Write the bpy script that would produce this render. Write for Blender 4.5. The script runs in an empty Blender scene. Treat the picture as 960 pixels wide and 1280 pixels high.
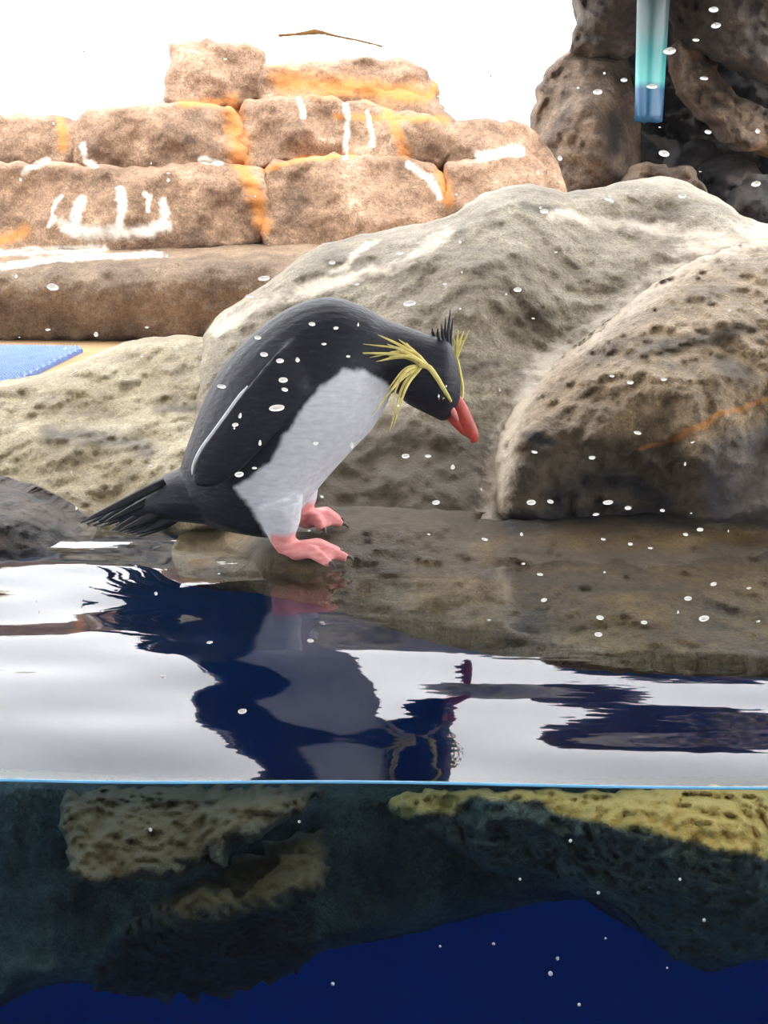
import bpy, bmesh, math, random
import numpy as np
from mathutils import Vector, Matrix, noise
from mathutils.geometry import delaunay_2d_cdt

random.seed(7); np.random.seed(7)
S = bpy.context.scene
C = S.collection

# ------------------------------------------------------------------ camera
F = 1870.0                       # focal length in pixels of the 960 x 1280 frame
CAM = Vector((0.0, 0.0, 0.365))  # water surface is z = 0
PITCH = math.atan(390.0 / F)
ROLL = math.radians(0.78)
ROT = (Matrix.Rotation(math.pi / 2 - PITCH, 3, 'X') @ Matrix.Rotation(ROLL, 3, 'Z'))
cam_d = bpy.data.cameras.new('camera')
cam_d.sensor_fit = 'HORIZONTAL'; cam_d.sensor_width = 36.0; cam_d.lens = 36.0 * F / 960.0
cam_d.clip_start = 0.02; cam_d.clip_end = 200
cam = bpy.data.objects.new('camera', cam_d); C.objects.link(cam)
cam.matrix_world = Matrix.Translation(CAM) @ ROT.to_4x4()
S.camera = cam

# ------------------------------------------------------------------ light
SKY = 6.0
w = bpy.data.worlds.new('sky'); S.world = w; w.use_nodes = True
bg = w.node_tree.nodes['Background']
bg.inputs[0].default_value = (0.985, 0.985, 1.0, 1); bg.inputs[1].default_value = SKY
sun_d = bpy.data.lights.new('sun', 'SUN'); sun_d.energy = 3.4; sun_d.angle = math.radians(1.0)
sun_d.color = (1.0, 0.90, 0.75)
sun = bpy.data.objects.new('sun', sun_d); C.objects.link(sun)
sun.rotation_euler = (math.radians(27), math.radians(10), 0)   # shines down and away from the camera
S.view_settings.view_transform = 'Standard'; S.view_settings.look = 'None'
S.view_settings.exposure = 0.0; S.view_settings.gamma = 1.0
S.view_settings.use_curve_mapping = False
S.cycles.use_denoising = True
S.cycles.max_bounces = 10; S.cycles.transparent_max_bounces = 24

# ------------------------------------------------------------------ helpers
RN = np.array(ROT); CN = np.array(CAM)
def ray(px, py):
    d = np.stack([(np.asarray(px, float) - 480) / F, -(np.asarray(py, float) - 640) / F, -np.ones_like(np.asarray(px, float))], -1)
    return d @ RN.T
def P(px, py, Y):
    """world point on the plane at distance Y that this viewing direction meets"""
    d = ray(px, py); t = np.asarray(Y, float) / d[..., 1]
    return CN + d * t[..., None]
def Pz(px, py, z):
    d = ray(px, py); t = (z - CN[2]) / d[..., 2]
    return CN + d * t[..., None]
def V(px, py, Y): return Vector(P(np.array(px), np.array(py), np.array(Y)))
def project(v):
    q = (np.asarray(v) - CN) @ RN
    return np.stack([480 + F * q[..., 0] / -q[..., 2], 640 - F * q[..., 1] / -q[..., 2]], -1)

def tag(o, label=None, cat=None, group=None, kind=None):
    if label: o['label'] = label
    if cat: o['category'] = cat
    if group: o['group'] = group
    if kind: o['kind'] = kind
    return o
def link(name, me, mat=None, parent=None, smooth=True, base=True):
    """one mesh object with its origin at its own base"""
    if mat is not None and len(me.materials) == 0: me.materials.append(mat)
    if smooth: me.polygons.foreach_set('use_smooth', [True] * len(me.polygons))
    o = bpy.data.objects.new(name, me); C.objects.link(o)
    if base and len(me.vertices):
        co = np.empty(len(me.vertices) * 3, np.float32); me.vertices.foreach_get('co', co); co = co.reshape(-1, 3)
        lo, hi = co.min(0), co.max(0)
        off = Vector((float((lo[0] + hi[0]) / 2), float((lo[1] + hi[1]) / 2), float(lo[2])))
        me.transform(Matrix.Translation(-off)); o.location = off
    if parent is not None:
        o.parent = parent
        o.matrix_parent_inverse = Matrix.Translation(-wloc(parent))
    return o
def wloc(o):
    v = o.location.copy()
    return v
def mesh_from(name, verts, faces):
    me = bpy.data.meshes.new(name)
    me.from_pydata([tuple(map(float, v)) for v in verts], [], [tuple(map(int, f)) for f in faces]); me.update()
    return me
def fix_normals(me):
    bm = bmesh.new(); bm.from_mesh(me); bmesh.ops.recalc_face_normals(bm, faces=bm.faces); bm.to_mesh(me); bm.free()
def empty(name, loc):
    o = bpy.data.objects.new(name, None); C.objects.link(o); o.location = loc; o.empty_display_size = 0.05
    return o

def box_me(name, lo, hi, bevel=0.0):
    bm = bmesh.new(); bmesh.ops.create_cube(bm, size=1)
    for v in bm.verts:
        v.co = Vector([lo[i] + (v.co[i] + 0.5) * (hi[i] - lo[i]) for i in range(3)])
    if bevel: bmesh.ops.bevel(bm, geom=bm.edges[:], offset=bevel, segments=2, affect='EDGES')
    me = bpy.data.meshes.new(name); bm.to_mesh(me); bm.free(); return me

def tube(name, pts, radii, seg=8, flat=1.0, up=Vector((0, -1, 0))):
    """tapered tube along 3-D points; flat < 1 squashes it along 'up' into a blade"""
    pts = [Vector(p) for p in pts]; n = len(pts); vs = []; fs = []
    for i, p in enumerate(pts):
        t = (pts[min(i + 1, n - 1)] - pts[max(i - 1, 0)]).normalized()
        a = t.cross(up).normalized(); b = a.cross(t).normalized()
        for k in range(seg):
            an = 2 * math.pi * k / seg
            vs.append(p + a * (math.cos(an) * radii[i]) + b * (math.sin(an) * radii[i] * flat))
    for i in range(n - 1):
        for k in range(seg):
            fs.append((i * seg + k, i * seg + (k + 1) % seg, (i + 1) * seg + (k + 1) % seg, (i + 1) * seg + k))
    fs.append(tuple(range(seg))[::-1]); fs.append(tuple((n - 1) * seg + k for k in range(seg)))
    me = mesh_from(name, vs, fs); fix_normals(me); return me
def curve_pts(ctrl, n):
    """Catmull-Rom through control points"""
    c = [np.array(p, float) for p in ctrl]; c = [2 * c[0] - c[1]] + c + [2 * c[-1] - c[-2]]
    out = []
    m = len(c) - 3
    for j in range(n):
        u = j / (n - 1) * m; i = min(int(u), m - 1); t = u - i
        p0, p1, p2, p3 = c[i:i + 4]
        out.append(0.5 * (2 * p1 + (p2 - p0) * t + (2 * p0 - 5 * p1 + 4 * p2 - p3) * t * t + (3 * p1 - p0 - 3 * p2 + p3) * t ** 3))
    return out

def rbf(ctrl):
    """thin-plate interpolation of depth over the given sample points"""
    c = np.array(ctrl, float); xy = c[:, :2] / 100.0; v = c[:, 2]; n = len(c)
    def k(r): return np.where(r > 1e-9, r * r * np.log(np.maximum(r, 1e-9)), 0)
    A = np.zeros((n + 3, n + 3)); d = np.linalg.norm(xy[:, None] - xy[None], axis=-1)
    A[:n, :n] = k(d) + np.eye(n) * 0.004; A[:n, n] = 1; A[:n, n + 1:] = xy; A[n, :n] = 1; A[n + 1:, :n] = xy.T
    s = np.linalg.solve(A, np.concatenate([v, np.zeros(3)]))
    def f(p):
        q = np.asarray(p, float) / 100.0; d = np.linalg.norm(q[:, None] - xy[None], axis=-1)
        return k(d) @ s[:n] + s[n] + q @ s[n + 1:]
    return f
def seg_dist(p, poly, closed=True):
    a = np.array(poly, float); b = np.roll(a, -1, 0) if closed else a[1:]
    if not closed: a = a[:-1]
    best = np.full(len(p), 1e9)
    for i in range(len(a)):
        ab = b[i] - a[i]; L = max(ab @ ab, 1e-9)
        t = np.clip(((p - a[i]) @ ab) / L, 0, 1)
        best = np.minimum(best, np.linalg.norm(p - (a[i] + t[:, None] * ab), axis=1))
    return best
def inside(p, poly):
    a = np.array(poly, float); b = np.roll(a, -1, 0); r = np.zeros(len(p), bool)
    for i in range(len(a)):
        (x1, y1), (x2, y2) = a[i], b[i]
        if y1 == y2: continue
        c = ((y1 > p[:, 1]) != (y2 > p[:, 1])) & (p[:, 0] < (x2 - x1) * (p[:, 1] - y1) / (y2 - y1) + x1)
        r ^= c
    return r
def fbm(co, scale, octaves=4, seed=0, ridged=False):
    out = np.zeros(len(co)); off = Vector((seed * 3.17, seed * 1.91, seed * 2.33))
    for i, c in enumerate(co):
        v = Vector(c) * scale + off; s = 0; a = 1.0
        for _ in range(octaves):
            n = noise.noise(v)
            s += a * ((0.5 - abs(n)) * 2 - 0.6 if ridged else n)
            a *= 0.5; v = v * 2.03
        out[i] = s
    return out

STAINS = {'s_white': [], 's_orange': [], 's_dark': [], 's_green': [], 's_reflection': [], 's_wet_shade': []}
def add_attr(me, name, vals):
    at = me.attributes.new(name, 'FLOAT', 'POINT'); at.data.foreach_set('value', np.asarray(vals, np.float32))
def stain_val(px, specs):
    v = np.zeros(len(px))
    for pts, wd in specs:
        if wd < 0: d = np.where(inside(px, pts), 0, seg_dist(px, pts)); wd = -wd
        else: d = seg_dist(px, pts, closed=False)
        v = np.maximum(v, np.clip(1.0 - d / (2.0 * wd), 0, 1))
    return v

def rock(name, outline, ctrl, mat, step=6.0, thick=0.2, edge=0.05, edge_px=30, amp=0.012, nscale=9.0, seed=0,
         back=(0, 1, 0), parent=None, stains=None, rough_edge=3.0, ridge=0.4, fine=0.25):
    """a closed boulder: sculpted front from depth samples, rolled-over edges, rounded back of real thickness.
    a depth sample is (x, y, distance) or (x, y, 'z', height)"""
    cc = []
    for c in ctrl:
        if len(c) == 4: cc.append((c[0], c[1], Pz(np.array(c[0]), np.array(c[1]), c[3])[1]))
        else: cc.append(c)
    f = rbf(cc)
    n_out = max(24, int(sum(math.dist(outline[i], outline[i - 1]) for i in range(len(outline))) / (step * 1.2)))
    loop = [np.array(p, float) for p in outline]
    m = len(loop); ob = []
    for j in range(n_out):
        u = j / n_out * m; i = int(u); t = u - i
        p0, p1, p2, p3 = loop[(i - 1) % m], loop[i % m], loop[(i + 1) % m], loop[(i + 2) % m]
        ob.append(0.5 * (2 * p1 + (p2 - p0) * t + (2 * p0 - 5 * p1 + 4 * p2 - p3) * t * t + (3 * p1 - p0 - 3 * p2 + p3) * t ** 3))
    # even spacing
    ob = np.array(ob); seg = np.linalg.norm(np.roll(ob, -1, 0) - ob, axis=1); cum = np.concatenate([[0], np.cumsum(seg)])
    tt = np.linspace(0, cum[-1], n_out, endpoint=False); cl = np.vstack([ob, ob[:1]])
    ob = np.stack([np.interp(tt, cum, cl[:, 0]), np.interp(tt, cum, cl[:, 1])], 1)
    ob += np.array([[noise.noise(Vector((p[0] * .06, p[1] * .06, seed))), noise.noise(Vector((p[0] * .06, p[1] * .06, seed + 9)))] for p in ob]) * rough_edge
    lo, hi = ob.min(0), ob.max(0)
    gx, gy = np.meshgrid(np.arange(lo[0], hi[0], step), np.arange(lo[1], hi[1], step * 0.9))
    gx = gx + (np.arange(gx.shape[0]) % 2)[:, None] * step / 2
    g = np.stack([gx.ravel(), gy.ravel()], 1) + np.random.uniform(-.15, .15, (gx.size, 2)) * step
    g = g[inside(g, ob)]; g = g[seg_dist(g, ob) > step * 0.55]
    pts = np.vstack([ob, g]); nb = len(ob)
    co2, _, faces, _, _, _ = delaunay_2d_cdt([Vector(p) for p in pts], [], [list(range(nb))], 1, 1e-6)
    px = np.array([tuple(v) for v in co2]); n = len(px)
    d = seg_dist(px, ob); d[:nb] = 0
    isb = d < 1e-3
    q = np.clip(d / edge_px, 0, 1); roll = 1 - np.sqrt(np.clip(1 - (1 - q) ** 2, 0, 1))
    Y = f(px) + edge * roll
    co = P(px[:, 0], px[:, 1], Y)
    nz = fbm(co, nscale, 5, seed); rd = fbm(co, nscale * 0.6, 3, seed + 5, True); fn = fbm(co, nscale * 6, 2, seed + 3)
    Y = Y - (amp * nz + amp * ridge * rd + amp * fine * fn)
    co = P(px[:, 0], px[:, 1], Y)
    dm = d.max(); bt = thick * np.sqrt(np.clip(1 - (1 - np.clip(d / min(dm, 90), 0, 1)) ** 2, 0, 1))
    bv = co + np.array(back)[None] * bt[:, None]
    idx = np.arange(n); bidx = np.full(n, -1); inner = np.where(~isb)[0]; bidx[isb] = idx[isb]; bidx[inner] = n + np.arange(len(inner))
    verts = np.vstack([co, bv[inner]])
    fs = [tuple(fc) for fc in faces] + [tuple(int(bidx[i]) for i in reversed(fc)) for fc in faces if not all(isb[i] for i in fc)]
    me = mesh_from(name, verts, fs); fix_normals(me)
    allpx = np.vstack([px, px[inner]])
    wrp = np.stack([fbm(verts, 22, 3, 40), fbm(verts, 22, 3, 41)], 1) * 7.0 * min(1.0, (1.7 / float(np.mean(Y))) ** 1.5)
    for k, sp in (STAINS if stains is None else stains).items():
        if sp: add_attr(me, k, stain_val(allpx + wrp, sp))
    return link(name, me, mat, parent)

# ------------------------------------------------------------------ materials
def new_mat(name):
    m = bpy.data.materials.new(name); m.use_nodes = True; nt = m.node_tree; nt.nodes.clear()
    return m, nt, nt.nodes, nt.links
def N(ns, typ, **kw):
    n = ns.new(typ)
    for k, v in kw.items(): setattr(n, k, v)
    return n
def ramp(ns, stops):
    r = ns.new('ShaderNodeValToRGB'); e = r.color_ramp.elements
    while len(e) > 1: e.remove(e[0])
    e[0].position = stops[0][0]; e[0].color = (*stops[0][1], 1)
    for p, c in stops[1:]:
        x = e.new(p); x.color = (*c, 1)
    return r
def srgb(r, g, b):
    return tuple(((v / 255) / 12.92 if v / 255 <= 0.04045 else ((v / 255 + 0.055) / 1.055) ** 2.4) for v in (r, g, b))
def rock_mat(name, cols, scale=14.0, rough=0.75, bump=0.5, white=(0.85, 0.82, 0.76), orange=srgb(206, 134, 62), dark=(0.012, 0.011, 0.010),
             green=srgb(150, 138, 70), blue=srgb(70, 80, 95), speck=0.5, spec=0.4, wst=0.9, grain=0.55, wet=srgb(70, 58, 44)):  # wet colour also paints crease shade; blue paints a reflection
    m, nt, ns, lk = new_mat(name)
    out = N(ns, 'ShaderNodeOutputMaterial'); bs = N(ns, 'ShaderNodeBsdfPrincipled'); lk.new(bs.outputs[0], out.inputs[0])
    geo = N(ns, 'ShaderNodeNewGeometry')
    n1 = N(ns, 'ShaderNodeTexNoise'); n1.inputs['Scale'].default_value = scale; n1.inputs['Detail'].default_value = 8; n1.inputs['Roughness'].default_value = 0.62
    lk.new(geo.outputs['Position'], n1.inputs['Vector'])
    k = len(cols); r = ramp(ns, [(0.28 + 0.44 * i / (k - 1), c) for i, c in enumerate(cols)]); lk.new(n1.outputs[0], r.inputs[0])
    n2 = N(ns, 'ShaderNodeTexNoise'); n2.inputs['Scale'].default_value = scale * 9; n2.inputs['Detail'].default_value = 6; n2.inputs['Roughness'].default_value = 0.7
    lk.new(geo.outputs['Position'], n2.inputs['Vector'])
    mx = N(ns, 'ShaderNodeMix', data_type='RGBA', blend_type='OVERLAY'); mx.inputs[0].default_value = speck
    r2 = ramp(ns, [(0.25, (0.12,) * 3), (0.5, (0.5,) * 3), (0.75, (0.88,) * 3)]); lk.new(n2.outputs[0], r2.inputs[0])
    lk.new(r.outputs[0], mx.inputs[6]); lk.new(r2.outputs[0], mx.inputs[7])
    n4 = N(ns, 'ShaderNodeTexNoise'); n4.inputs['Scale'].default_value = scale * 30; n4.inputs['Detail'].default_value = 4; n4.inputs['Roughness'].default_value = 0.7
    lk.new(geo.outputs['Position'], n4.inputs['Vector'])
    r4 = ramp(ns, [(0.3, (0.1,) * 3), (0.5, (0.5,) * 3), (0.7, (0.9,) * 3)]); lk.new(n4.outputs[0], r4.inputs[0])
    mg = N(ns, 'ShaderNodeMix', data_type='RGBA', blend_type='OVERLAY'); mg.inputs[0].default_value = grain
    lk.new(mx.outputs[2], mg.inputs[6]); lk.new(r4.outputs[0], mg.inputs[7])
    cur = mg.outputs[2]
    n3 = N(ns, 'ShaderNodeTexNoise'); n3.inputs['Scale'].default_value = scale * 3.2; n3.inputs['Detail'].default_value = 6; n3.inputs['Roughness'].default_value = 0.7
    lk.new(geo.outputs['Position'], n3.inputs['Vector'])
    nmix = N(ns, 'ShaderNodeMath', operation='MULTIPLY_ADD'); nmix.inputs[1].default_value = 0.5; hf = N(ns, 'ShaderNodeMath', operation='MULTIPLY'); hf.inputs[1].default_value = 0.5
    lk.new(n2.outputs[0], hf.inputs[0]); lk.new(n3.outputs[0], nmix.inputs[0]); lk.new(hf.outputs[0], nmix.inputs[2])
    for an, col, st in (('s_wet_shade', wet, 0.82), ('s_dark', dark, 0.93), ('s_reflection', blue, 0.55), ('s_green', green, 0.95), ('s_orange', orange, 0.75), ('s_white', white, wst)):
        at = N(ns, 'ShaderNodeAttribute', attribute_name=an)
        a1 = N(ns, 'ShaderNodeMath', operation='MULTIPLY_ADD'); a1.inputs[1].default_value = 1.5; a1.inputs[2].default_value = -0.75
        lk.new(nmix.outputs[0], a1.inputs[0])
        a2 = N(ns, 'ShaderNodeMath', operation='ADD'); lk.new(a1.outputs[0], a2.inputs[0]); lk.new(at.outputs['Fac'], a2.inputs[1])
        mr = N(ns, 'ShaderNodeMapRange', interpolation_type='SMOOTHSTEP'); mr.inputs[1].default_value = 0.3; mr.inputs[2].default_value = 1.0; mr.inputs[4].default_value = st
        ga = N(ns, 'ShaderNodeMath', operation='GREATER_THAN'); ga.inputs[1].default_value = 0.02; lk.new(at.outputs['Fac'], ga.inputs[0])
        lk.new(a2.outputs[0], mr.inputs[0])
        gm = N(ns, 'ShaderNodeMath', operation='MULTIPLY'); lk.new(mr.outputs[0], gm.inputs[0]); lk.new(ga.outputs[0], gm.inputs[1])
        mm = N(ns, 'ShaderNodeMix', data_type='RGBA'); lk.new(gm.outputs[0], mm.inputs[0]); lk.new(cur, mm.inputs[6]); mm.inputs[7].default_value = (*col, 1)
        cur = mm.outputs[2]
    lk.new(cur, bs.inputs['Base Color'])
    rr = N(ns, 'ShaderNodeMapRange'); rr.inputs[3].default_value = rough - 0.2; rr.inputs[4].default_value = min(1, rough + 0.2); lk.new(n3.outputs[0], rr.inputs[0])
    lk.new(rr.outputs[0], bs.inputs['Roughness']); bs.inputs['Specular IOR Level'].default_value = spec
    bp = N(ns, 'ShaderNodeBump'); bp.inputs['Strength'].default_value = bump; bp.inputs['Distance'].default_value = 0.006
    sm0 = N(ns, 'ShaderNodeMath', operation='MULTIPLY_ADD'); sm0.inputs[1].default_value = 0.45; lk.new(n4.outputs[0], sm0.inputs[0]); lk.new(n2.outputs[0], sm0.inputs[2])
    sm = N(ns, 'ShaderNodeMath', operation='ADD'); lk.new(sm0.outputs[0], sm.inputs[0]); lk.new(n3.outputs[0], sm.inputs[1]); lk.new(sm.outputs[0], bp.inputs['Height'])
    lk.new(bp.outputs[0], bs.inputs['Normal'])
    return m
def plain(name, col, rough=0.6, spec=0.4, var=0.25, scale=30.0, bump=0.0):
    m, nt, ns, lk = new_mat(name)
    out = N(ns, 'ShaderNodeOutputMaterial'); bs = N(ns, 'ShaderNodeBsdfPrincipled'); lk.new(bs.outputs[0], out.inputs[0])
    tc = N(ns, 'ShaderNodeTexCoord'); n1 = N(ns, 'ShaderNodeTexNoise'); n1.inputs['Scale'].default_value = scale; n1.inputs['Detail'].default_value = 6
    lk.new(tc.outputs['Object'], n1.inputs['Vector'])
    r = ramp(ns, [(0.3, tuple(c * (1 - var) for c in col)), (0.7, tuple(min(1, c * (1 + var)) for c in col))]); lk.new(n1.outputs[0], r.inputs[0])
    lk.new(r.outputs[0], bs.inputs['Base Color']); bs.inputs['Roughness'].default_value = rough; bs.inputs['Specular IOR Level'].default_value = spec
    if bump:
        bp = N(ns, 'ShaderNodeBump'); bp.inputs['Strength'].default_value = bump; bp.inputs['Distance'].default_value = 0.003
        lk.new(n1.outputs[0], bp.inputs['Height']); lk.new(bp.outputs[0], bs.inputs['Normal'])
    return m

def schlick(ns, lk, f0, normal=None):
    geo = N(ns, 'ShaderNodeNewGeometry')
    dt = N(ns, 'ShaderNodeVectorMath', operation='DOT_PRODUCT'); lk.new(geo.outputs['Incoming'], dt.inputs[0])
    lk.new(normal if normal else geo.outputs['Normal'], dt.inputs[1])
    ab = N(ns, 'ShaderNodeMath', operation='ABSOLUTE'); lk.new(dt.outputs['Value'], ab.inputs[0])
    su = N(ns, 'ShaderNodeMath', operation='SUBTRACT', use_clamp=True); su.inputs[0].default_value = 1; lk.new(ab.outputs[0], su.inputs[1])
    pw = N(ns, 'ShaderNodeMath', operation='POWER'); lk.new(su.outputs[0], pw.inputs[0]); pw.inputs[1].default_value = 5
    ma = N(ns, 'ShaderNodeMath', operation='MULTIPLY_ADD'); lk.new(pw.outputs[0], ma.inputs[0]); ma.inputs[1].default_value = 1 - f0; ma.inputs[2].default_value = f0
    return ma.outputs[0], geo
def water_mat():
    m, nt, ns, lk = new_mat('pool_water')
    out = N(ns, 'ShaderNodeOutputMaterial'); mix = N(ns, 'ShaderNodeMixShader'); tr = N(ns, 'ShaderNodeBsdfTransparent'); gl = N(ns, 'ShaderNodeBsdfGlossy')
    gl.inputs['Roughness'].default_value = 0.02
    geo0 = N(ns, 'ShaderNodeNewGeometry')
    mp = N(ns, 'ShaderNodeMapping'); mp.inputs['Scale'].default_value = (9, 26, 1); lk.new(geo0.outputs['Position'], mp.inputs[0])
    nz = N(ns, 'ShaderNodeTexNoise'); nz.inputs['Scale'].default_value = 1.0; nz.inputs['Detail'].default_value = 3; lk.new(mp.outputs[0], nz.inputs['Vector'])
    bp = N(ns, 'ShaderNodeBump'); bp.inputs['Strength'].default_value = 0.10; bp.inputs['Distance'].default_value = 0.003; lk.new(nz.outputs[0], bp.inputs['Height'])
    lk.new(bp.outputs[0], gl.inputs['Normal'])
    fr, geo = schlick(ns, lk, 0.021)
    sp = N(ns, 'ShaderNodeSeparateXYZ'); lk.new(geo.outputs['True Normal'], sp.inputs[0])
    ab = N(ns, 'ShaderNodeMath', operation='ABSOLUTE'); lk.new(sp.outputs['Z'], ab.inputs[0])
    gt = N(ns, 'ShaderNodeMath', operation='GREATER_THAN'); lk.new(ab.outputs[0], gt.inputs[0]); gt.inputs[1].default_value = 0.5
    mu = N(ns, 'ShaderNodeMath', operation='MULTIPLY'); lk.new(fr, mu.inputs[0]); lk.new(gt.outputs[0], mu.inputs[1])
    lk.new(mu.outputs[0], mix.inputs[0]); lk.new(tr.outputs[0], mix.inputs[1]); lk.new(gl.outputs[0], mix.inputs[2]); lk.new(mix.outputs[0], out.inputs['Surface'])
    return m
def depth_mat():
    m, nt, ns, lk = new_mat('blue_water_depth')
    out = N(ns, 'ShaderNodeOutputMaterial'); va = N(ns, 'ShaderNodeVolumeAbsorption')
    va.inputs['Color'].default_value = (0.14, 0.57, 0.86, 1); va.inputs['Density'].default_value = 2.2
    lk.new(va.outputs[0], out.inputs['Volume'])
    return m
def pane_mat():
    m, nt, ns, lk = new_mat('viewing_glass')
    out = N(ns, 'ShaderNodeOutputMaterial'); mix = N(ns, 'ShaderNodeMixShader'); tr = N(ns, 'ShaderNodeBsdfTransparent'); gl = N(ns, 'ShaderNodeBsdfGlossy')
    gl.inputs['Roughness'].default_value = 0.0; tr.inputs[0].default_value = (0.985, 0.99, 0.99, 1)
    fr, geo = schlick(ns, lk, 0.04); lk.new(fr, mix.inputs[0]); lk.new(tr.outputs[0], mix.inputs[1]); lk.new(gl.outputs[0], mix.inputs[2]); lk.new(mix.outputs[0], out.inputs[0])
    return m
def drop_mat():
    m, nt, ns, lk = new_mat('droplet_water')
    out = N(ns, 'ShaderNodeOutputMaterial'); mix = N(ns, 'ShaderNodeMixShader'); g = N(ns, 'ShaderNodeBsdfGlass'); d = N(ns, 'ShaderNodeBsdfDiffuse')
    g.inputs['IOR'].default_value = 1.33; g.inputs['Roughness'].default_value = 0.03; d.inputs[0].default_value = (0.9, 0.9, 0.88, 1)
    mix.inputs[0].default_value = 0.35
    lk.new(g.outputs[0], mix.inputs[1]); lk.new(d.outputs[0], mix.inputs[2]); lk.new(mix.outputs[0], out.inputs[0])
    return m

M_WATER = water_mat(); M_PANE = pane_mat(); M_DROP = drop_mat()
M_GREY = rock_mat('grey_rockwork', [srgb(78, 67, 52), srgb(120, 108, 88), srgb(146, 135, 114), srgb(170, 161, 141)], 9, 0.62, 0.7, wst=0.75, white=srgb(226, 214, 196))
M_LEFT = rock_mat('olive_rockwork', [srgb(94, 79, 52), srgb(136, 121, 90), srgb(162, 149, 118), srgb(186, 177, 150)], 10, 0.6, 0.5)
M_RIGHT = rock_mat('brown_rockwork', [srgb(72, 57, 42), srgb(118, 98, 72), srgb(150, 128, 98), srgb(182, 162, 132)], 12, 0.6, 0.8, wst=0.75, white=srgb(222, 206, 186), speck=0.7)
M_SHELF = rock_mat('wet_brown_rock', [srgb(46, 36, 24), srgb(84, 66, 38), srgb(110, 88, 50), srgb(132, 108, 66)], 11, 0.62, 0.8, spec=0.3, speck=0.7)
M_DARKB = rock_mat('dark_wet_rock', [srgb(20, 15, 13), srgb(46, 35, 31), srgb(76, 58, 51), srgb(104, 86, 76)], 16, 0.55, 0.8, spec=0.35)
M_SUNNY = rock_mat('tan_stone', [srgb(84, 65, 52), srgb(128, 102, 82), srgb(154, 126, 104), srgb(186, 160, 136)], 8, 0.85, 0.9, speck=0.6)
M_LEDGE = rock_mat('ledge_concrete', [srgb(84, 69, 55), srgb(110, 91, 74), srgb(130, 110, 90), srgb(152, 132, 110)], 10, 0.85, 0.7)
M_PALE = rock_mat('pale_stone', [srgb(214, 200, 176), srgb(232, 222, 202), srgb(240, 234, 220)], 4, 0.9, 0.3, speck=0.15)  # near-white base colour
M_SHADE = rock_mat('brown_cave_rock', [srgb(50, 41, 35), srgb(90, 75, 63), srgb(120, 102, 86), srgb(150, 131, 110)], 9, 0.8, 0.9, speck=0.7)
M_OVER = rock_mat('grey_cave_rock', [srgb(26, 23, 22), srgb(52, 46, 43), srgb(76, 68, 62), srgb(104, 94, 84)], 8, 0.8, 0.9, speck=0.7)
M_CAVE = rock_mat('shade_black_rock', [srgb(10, 10, 12), srgb(20, 18, 19), srgb(36, 31, 30), srgb(66, 56, 50)], 8, 0.7, 0.9, speck=0.6)  # shade of the recess put into a near-black base colour
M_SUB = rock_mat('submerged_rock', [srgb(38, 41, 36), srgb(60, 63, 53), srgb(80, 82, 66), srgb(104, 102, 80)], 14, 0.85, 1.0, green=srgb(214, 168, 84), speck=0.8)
M_SUBO = rock_mat('olive_submerged_rock', [srgb(40, 32, 20), srgb(72, 60, 38), srgb(92, 76, 48), srgb(116, 98, 64)], 24, 0.9, 1.0, speck=0.9, green=srgb(112, 86, 46))
M_POOL = plain('blue_pool_paint', srgb(30, 176, 198), 0.6, 0.3, 0.15, 3)
M_SAND = plain('tan_ground', srgb(178, 146, 108), 0.9, 0.2, 0.15, 8, 0.3)
M_MAT = plain('blue_rubber', srgb(88, 112, 165), 0.6, 0.4, 0.2, 30)
M_ROOF = plain('canopy_paint', srgb(150, 150, 148), 0.8, 0.3, 0.05, 2)
M_GFLOOR = plain('gallery_carpet', srgb(52, 52, 56), 0.9, 0.2, 0.15, 40)
M_BLACK = None

# ------------------------------------------------------------------ setting: pool shell, glass, added canopy, ground
YG = 0.899; GZ = -0.0
def struct(name, me, mat, label=None, cat=None, parent=None, smooth=False):
    o = link(name, me, mat, parent, smooth)
    if parent is None: tag(o, label, cat, None, 'structure')
    return o
struct('floor_pool', box_me('floor_pool', (-1.7, YG - 0.02, -1.12), (1.7, 2.22, -1.0)), M_POOL, 'blue painted floor deep at the bottom of the pool', 'floor')
struct('wall_pool_back', box_me('wall_pool_back', (-1.7, 2.1, -1.0), (1.7, 2.22, -0.1)), M_POOL, 'navy blue pool wall under the submerged rocks', 'wall')
struct('wall_pool_left', box_me('wall_pool_left', (-1.7, YG, -1.0), (-1.6, 2.1, -0.02)), M_POOL, 'blue painted end wall of the pool beside the pale olive slab', 'wall')
struct('wall_pool_right', box_me('wall_pool_right', (1.6, YG, -1.0), (1.7, 2.1, -0.02)), M_POOL, 'blue painted end wall of the pool beside the brown boulder', 'wall')
struct('ground', box_me('ground', (-9, 2.05, -0.1), (9, 14, 0.07)), M_SAND, 'tan bare ground in front of the stacked stone wall', 'ground')
struct('window_1', box_me('window_1', (-1.7, YG - 0.02, -1.12), (1.7, YG, 1.75)), M_PANE, 'clear viewing glass with the waterline running across it', 'window')
def canopy():  # unseen canopy added for shade; its slot aims sun at the submerged rock
    bm = bmesh.new()
    for lo, hi in (((-3.5, -3.1, 1.75), (3.5, -0.02, 1.85)), ((-3.5, 0.21, 1.75), (3.5, 2.35, 1.85)), ((-3.5, -0.02, 1.75), (-0.10, 0.21, 1.85)), ((1.5, -0.02, 1.75), (3.5, 0.21, 1.85))):
        t = box_me('t', lo, hi); bm.from_mesh(t); bpy.data.meshes.remove(t)
    me = bpy.data.meshes.new('shade_canopy'); bm.to_mesh(me); bm.free(); return me
struct('shade_canopy', canopy(), M_ROOF, 'unseen grey canopy added to shade the penguin, slotted to let a sunbeam in', 'roof')
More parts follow.
